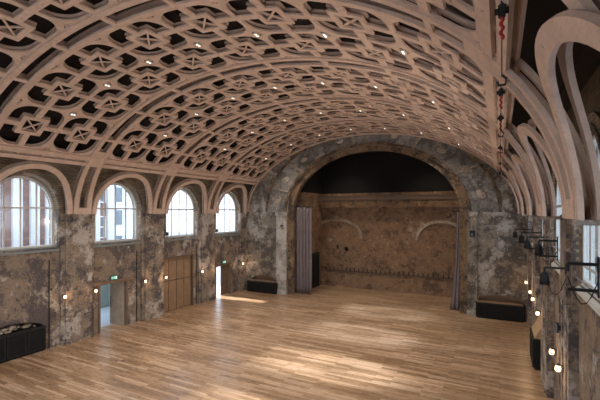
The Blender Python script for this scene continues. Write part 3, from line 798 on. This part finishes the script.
for x,l in ((-10.5,'small black lamp added unseen to brighten the stage, high under the left half of its ceiling'),(-4.2,'small black lamp added unseen to brighten the stage, high under the right half of its ceiling')):
    t=empty('stage_fill_lamp',(x,26.6,10.35),l,'added fill lamp','added fill lamps under the stage ceiling')
    bm=bmesh.new(); tube(bm,[(0,0,.25),(0,0,.1)],.02,6); obj('mount',bm,M['metal'],t)
    bm=bmesh.new(); tube(bm,[(0,0,.1),(0,0,.08),(0,0,-.18)],[.06,.11,.13],12); obj('lamp_body',bm,M['black'],t)
    lo=bpy.data.objects.new('stage_fill_beam',stg); COL.objects.link(lo); lo.location=(x,26.6,10.1); lo.rotation_euler=(math.radians(14),0,0)
# floodlights on left window sills
for y,l in ((16.75,'little black floodlight on the sill of the third left window'),(21.3,'little black floodlight on the sill of the left window nearest the stage')):
    t=empty('floodlight',(-17.62,y,4.5),l,'floodlight','little floodlights on the left sills')
    bm=bmesh.new(); box(bm,-.06,.06,-.09,.09,.10,.30,.015); obj('lamp_body',bm,M['black'],t)
    bm=bmesh.new(); tube(bm,[(0,0,-.17),(0,0,.10)],.015,6); obj('stand',bm,M['black'],t)
# loudspeaker on end wall right
t=empty('loudspeaker',(-1.4,YE-.17,4.75),'small black loudspeaker mounted on the wall right of the stage arch','loudspeaker')
bm=bmesh.new(); box(bm,-.13,.13,-.24,-.02,-.18,.18,.02); obj('cabinet',bm,M['black'],t)
bm=bmesh.new(); tube(bm,[(0,-.03,0),(0,.05,0)],.03,8); obj('wall_mount',bm,M['metal'],t)
bm=bmesh.new(); tube(bm,[(0,-.245,-.04),(0,-.26,-.04)],.08,12); obj('speaker_cone',bm,M['grey'],t)
t=empty('wall_socket_box',(-14.1,YE-.16,5.0),'small dark iron fitting on the pilaster left of the stage curtain','fitting')
bm=bmesh.new(); box(bm,-.1,.1,-.08,0,-.05,.05,.01); obj('box',bm,M['metal'],t)
bm=bmesh.new(); tube(bm,[(0,-.06,-.02),(.12,-.14,-.05)],.02,6); obj('arm',bm,M['metal'],t)
# exit signs
def exitsign(y,z,label,w=.36,h=.17):
    t=empty('exit_sign',(XL+.10,y,z),label,'exit sign','green emergency exit signs over the doorways')
    bm=bmesh.new(); box(bm,-.05,.015,-w/2-.015,w/2+.015,-.015,h+.015,.005); tube(bm,[(-.02,-.1,h),(-.02,-.1,h+.12)],.008,6); tube(bm,[(-.02,.1,h),(-.02,.1,h+.12)],.008,6); obj('housing',bm,M['grey'],t)
    bm=bmesh.new(); box(bm,.015,.02,-w/2,w/2,0,h); pn=obj('sign_panel',bm,M['signg'],t)
    bm=bmesh.new()
    # white doorway, running figure and arrow
    def r(y0,y1,z0,z1): box(bm,.02,.023,y0,y1,z0,z1)
    r(.09,.15,.02,.15)
    r(-.13,-.03,.075,.095)
    vs=[bm.verts.new(p) for p in ((.0215,-.16,.085),(.0215,-.12,.115),(.0215,-.12,.055))]; bm.faces.new(vs)
    bmesh.ops.create_icosphere(bm,subdivisions=1,radius=.012,matrix=Matrix.Translation((.02,.035,.135)))
    tube(bm,[(.021,.035,.12),(.021,.03,.08)],.011,5); tube(bm,[(.021,.03,.08),(.021,.055,.05),(.021,.05,.02)],.007,5); tube(bm,[(.021,.03,.08),(.021,.01,.055),(.021,-.02,.05)],.007,5)
    tube(bm,[(.021,.035,.115),(.021,.06,.10)],.006,5); tube(bm,[(.021,.035,.115),(.021,.01,.10)],.006,5)
    obj('pictogram',bm,M['sign'],pn)
exitsign(13.1,2.56,'green exit sign above the open doorway with pale leaf')
exitsign(21.95,2.34,'green exit sign above the far bright doorway')
# cast iron grey fitting on the right pier
t=empty('wall_canister',(1.25,11.35,3.15),'small grey canister fixed high on the nearest right pier','canister')
bm=bmesh.new(); tube(bm,[(0,0,-.13),(0,0,-.12),(0,0,.12),(0,0,.13)],[.03,.055,.055,.03],12); obj('body',bm,M['grey'],t)
bm=bmesh.new(); box(bm,.04,.09,-.03,.03,-.06,.06); obj('clip',bm,M['metal'],t)
# conduits on left wall
for y,l in ((9.95,'thin dark conduit on the left edge of the pier beside the long black cabinet'),(14.55,'thin dark conduit on the wall right of the open doorway'),(19.2,'thin dark conduit right of the tall wooden shutters')):
    bm=bmesh.new(); tube(bm,[(XL+.03,y,0),(XL+.03,y,3.9)],.022,6)
    for z in (.8,2.0,3.2): box(bm,XL,XL+.06,y-.04,y+.04,z,z+.03)
    tag(obj('conduit_pipe',bm,M['metal']),l,'pipe','conduits on the left wall')
# ------------------------------------------------------------------ light
W=bpy.data.worlds.new('sky'); SC.world=W; W.use_nodes=True; nt=W.node_tree
bg=nt.nodes['Background']
tc=N(nt,'ShaderNodeTexCoord'); sp=N(nt,'ShaderNodeSeparateXYZ'); nt.links.new(tc.outputs['Generated'],sp.inputs[0])
c=ramp(nt,sp.outputs['Z'],[(0,(.88,.93,1.0)),(.5,(.72,.84,1.0)),(1,(.5,.7,1.0))])
nt.links.new(c,bg.inputs['Color']); bg.inputs['Strength'].default_value=3.4
sd=bpy.data.lights.new('sun','SUN'); sd.energy=15; sd.angle=math.radians(2.5); sd.color=(1,.96,.90)
so=bpy.data.objects.new('sun',sd); COL.objects.link(so)
el=math.radians(26.5); d=Vector((math.cos(el),0.02,-math.sin(el))); so.rotation_euler=d.to_track_quat('-Z','Y').to_euler(); so.location=(-30,10,20)
def portal(loc,rot,sx,sy):
    l=bpy.data.lights.new('portal','AREA'); l.shape='RECTANGLE'; l.size=sx; l.size_y=sy; l.energy=1
    l.cycles.is_portal=True
    o=bpy.data.objects.new('portal',l); COL.objects.link(o); o.location=loc; o.rotation_euler=rot
for y in bays_all:
    portal((-18.25,y,6.0),(0,-PI/2,0),3.2,2.8)
    portal((2.2,y,6.0),(0,PI/2,0),3.2,2.8)
for x in (-14.4,-9.9,-5.4): portal((x,YB-.42,5.0),(PI/2,0,0),3.8,7.8)
# ------------------------------------------------------------------ camera
cam=bpy.data.cameras.new('camera'); cam.lens=385/600*36; cam.sensor_width=36; cam.shift_y=.02; cam.clip_end=300
co=bpy.data.objects.new('camera',cam); COL.objects.link(co); co.location=(0,0,6.0); co.rotation_euler=(PI/2,0,math.radians(27.4))
SC.camera=co
SC.view_settings.view_transform='Standard'; SC.view_settings.look='None'; SC.view_settings.exposure=.44; SC.view_settings.gamma=1; SC.view_settings.use_curve_mapping=False
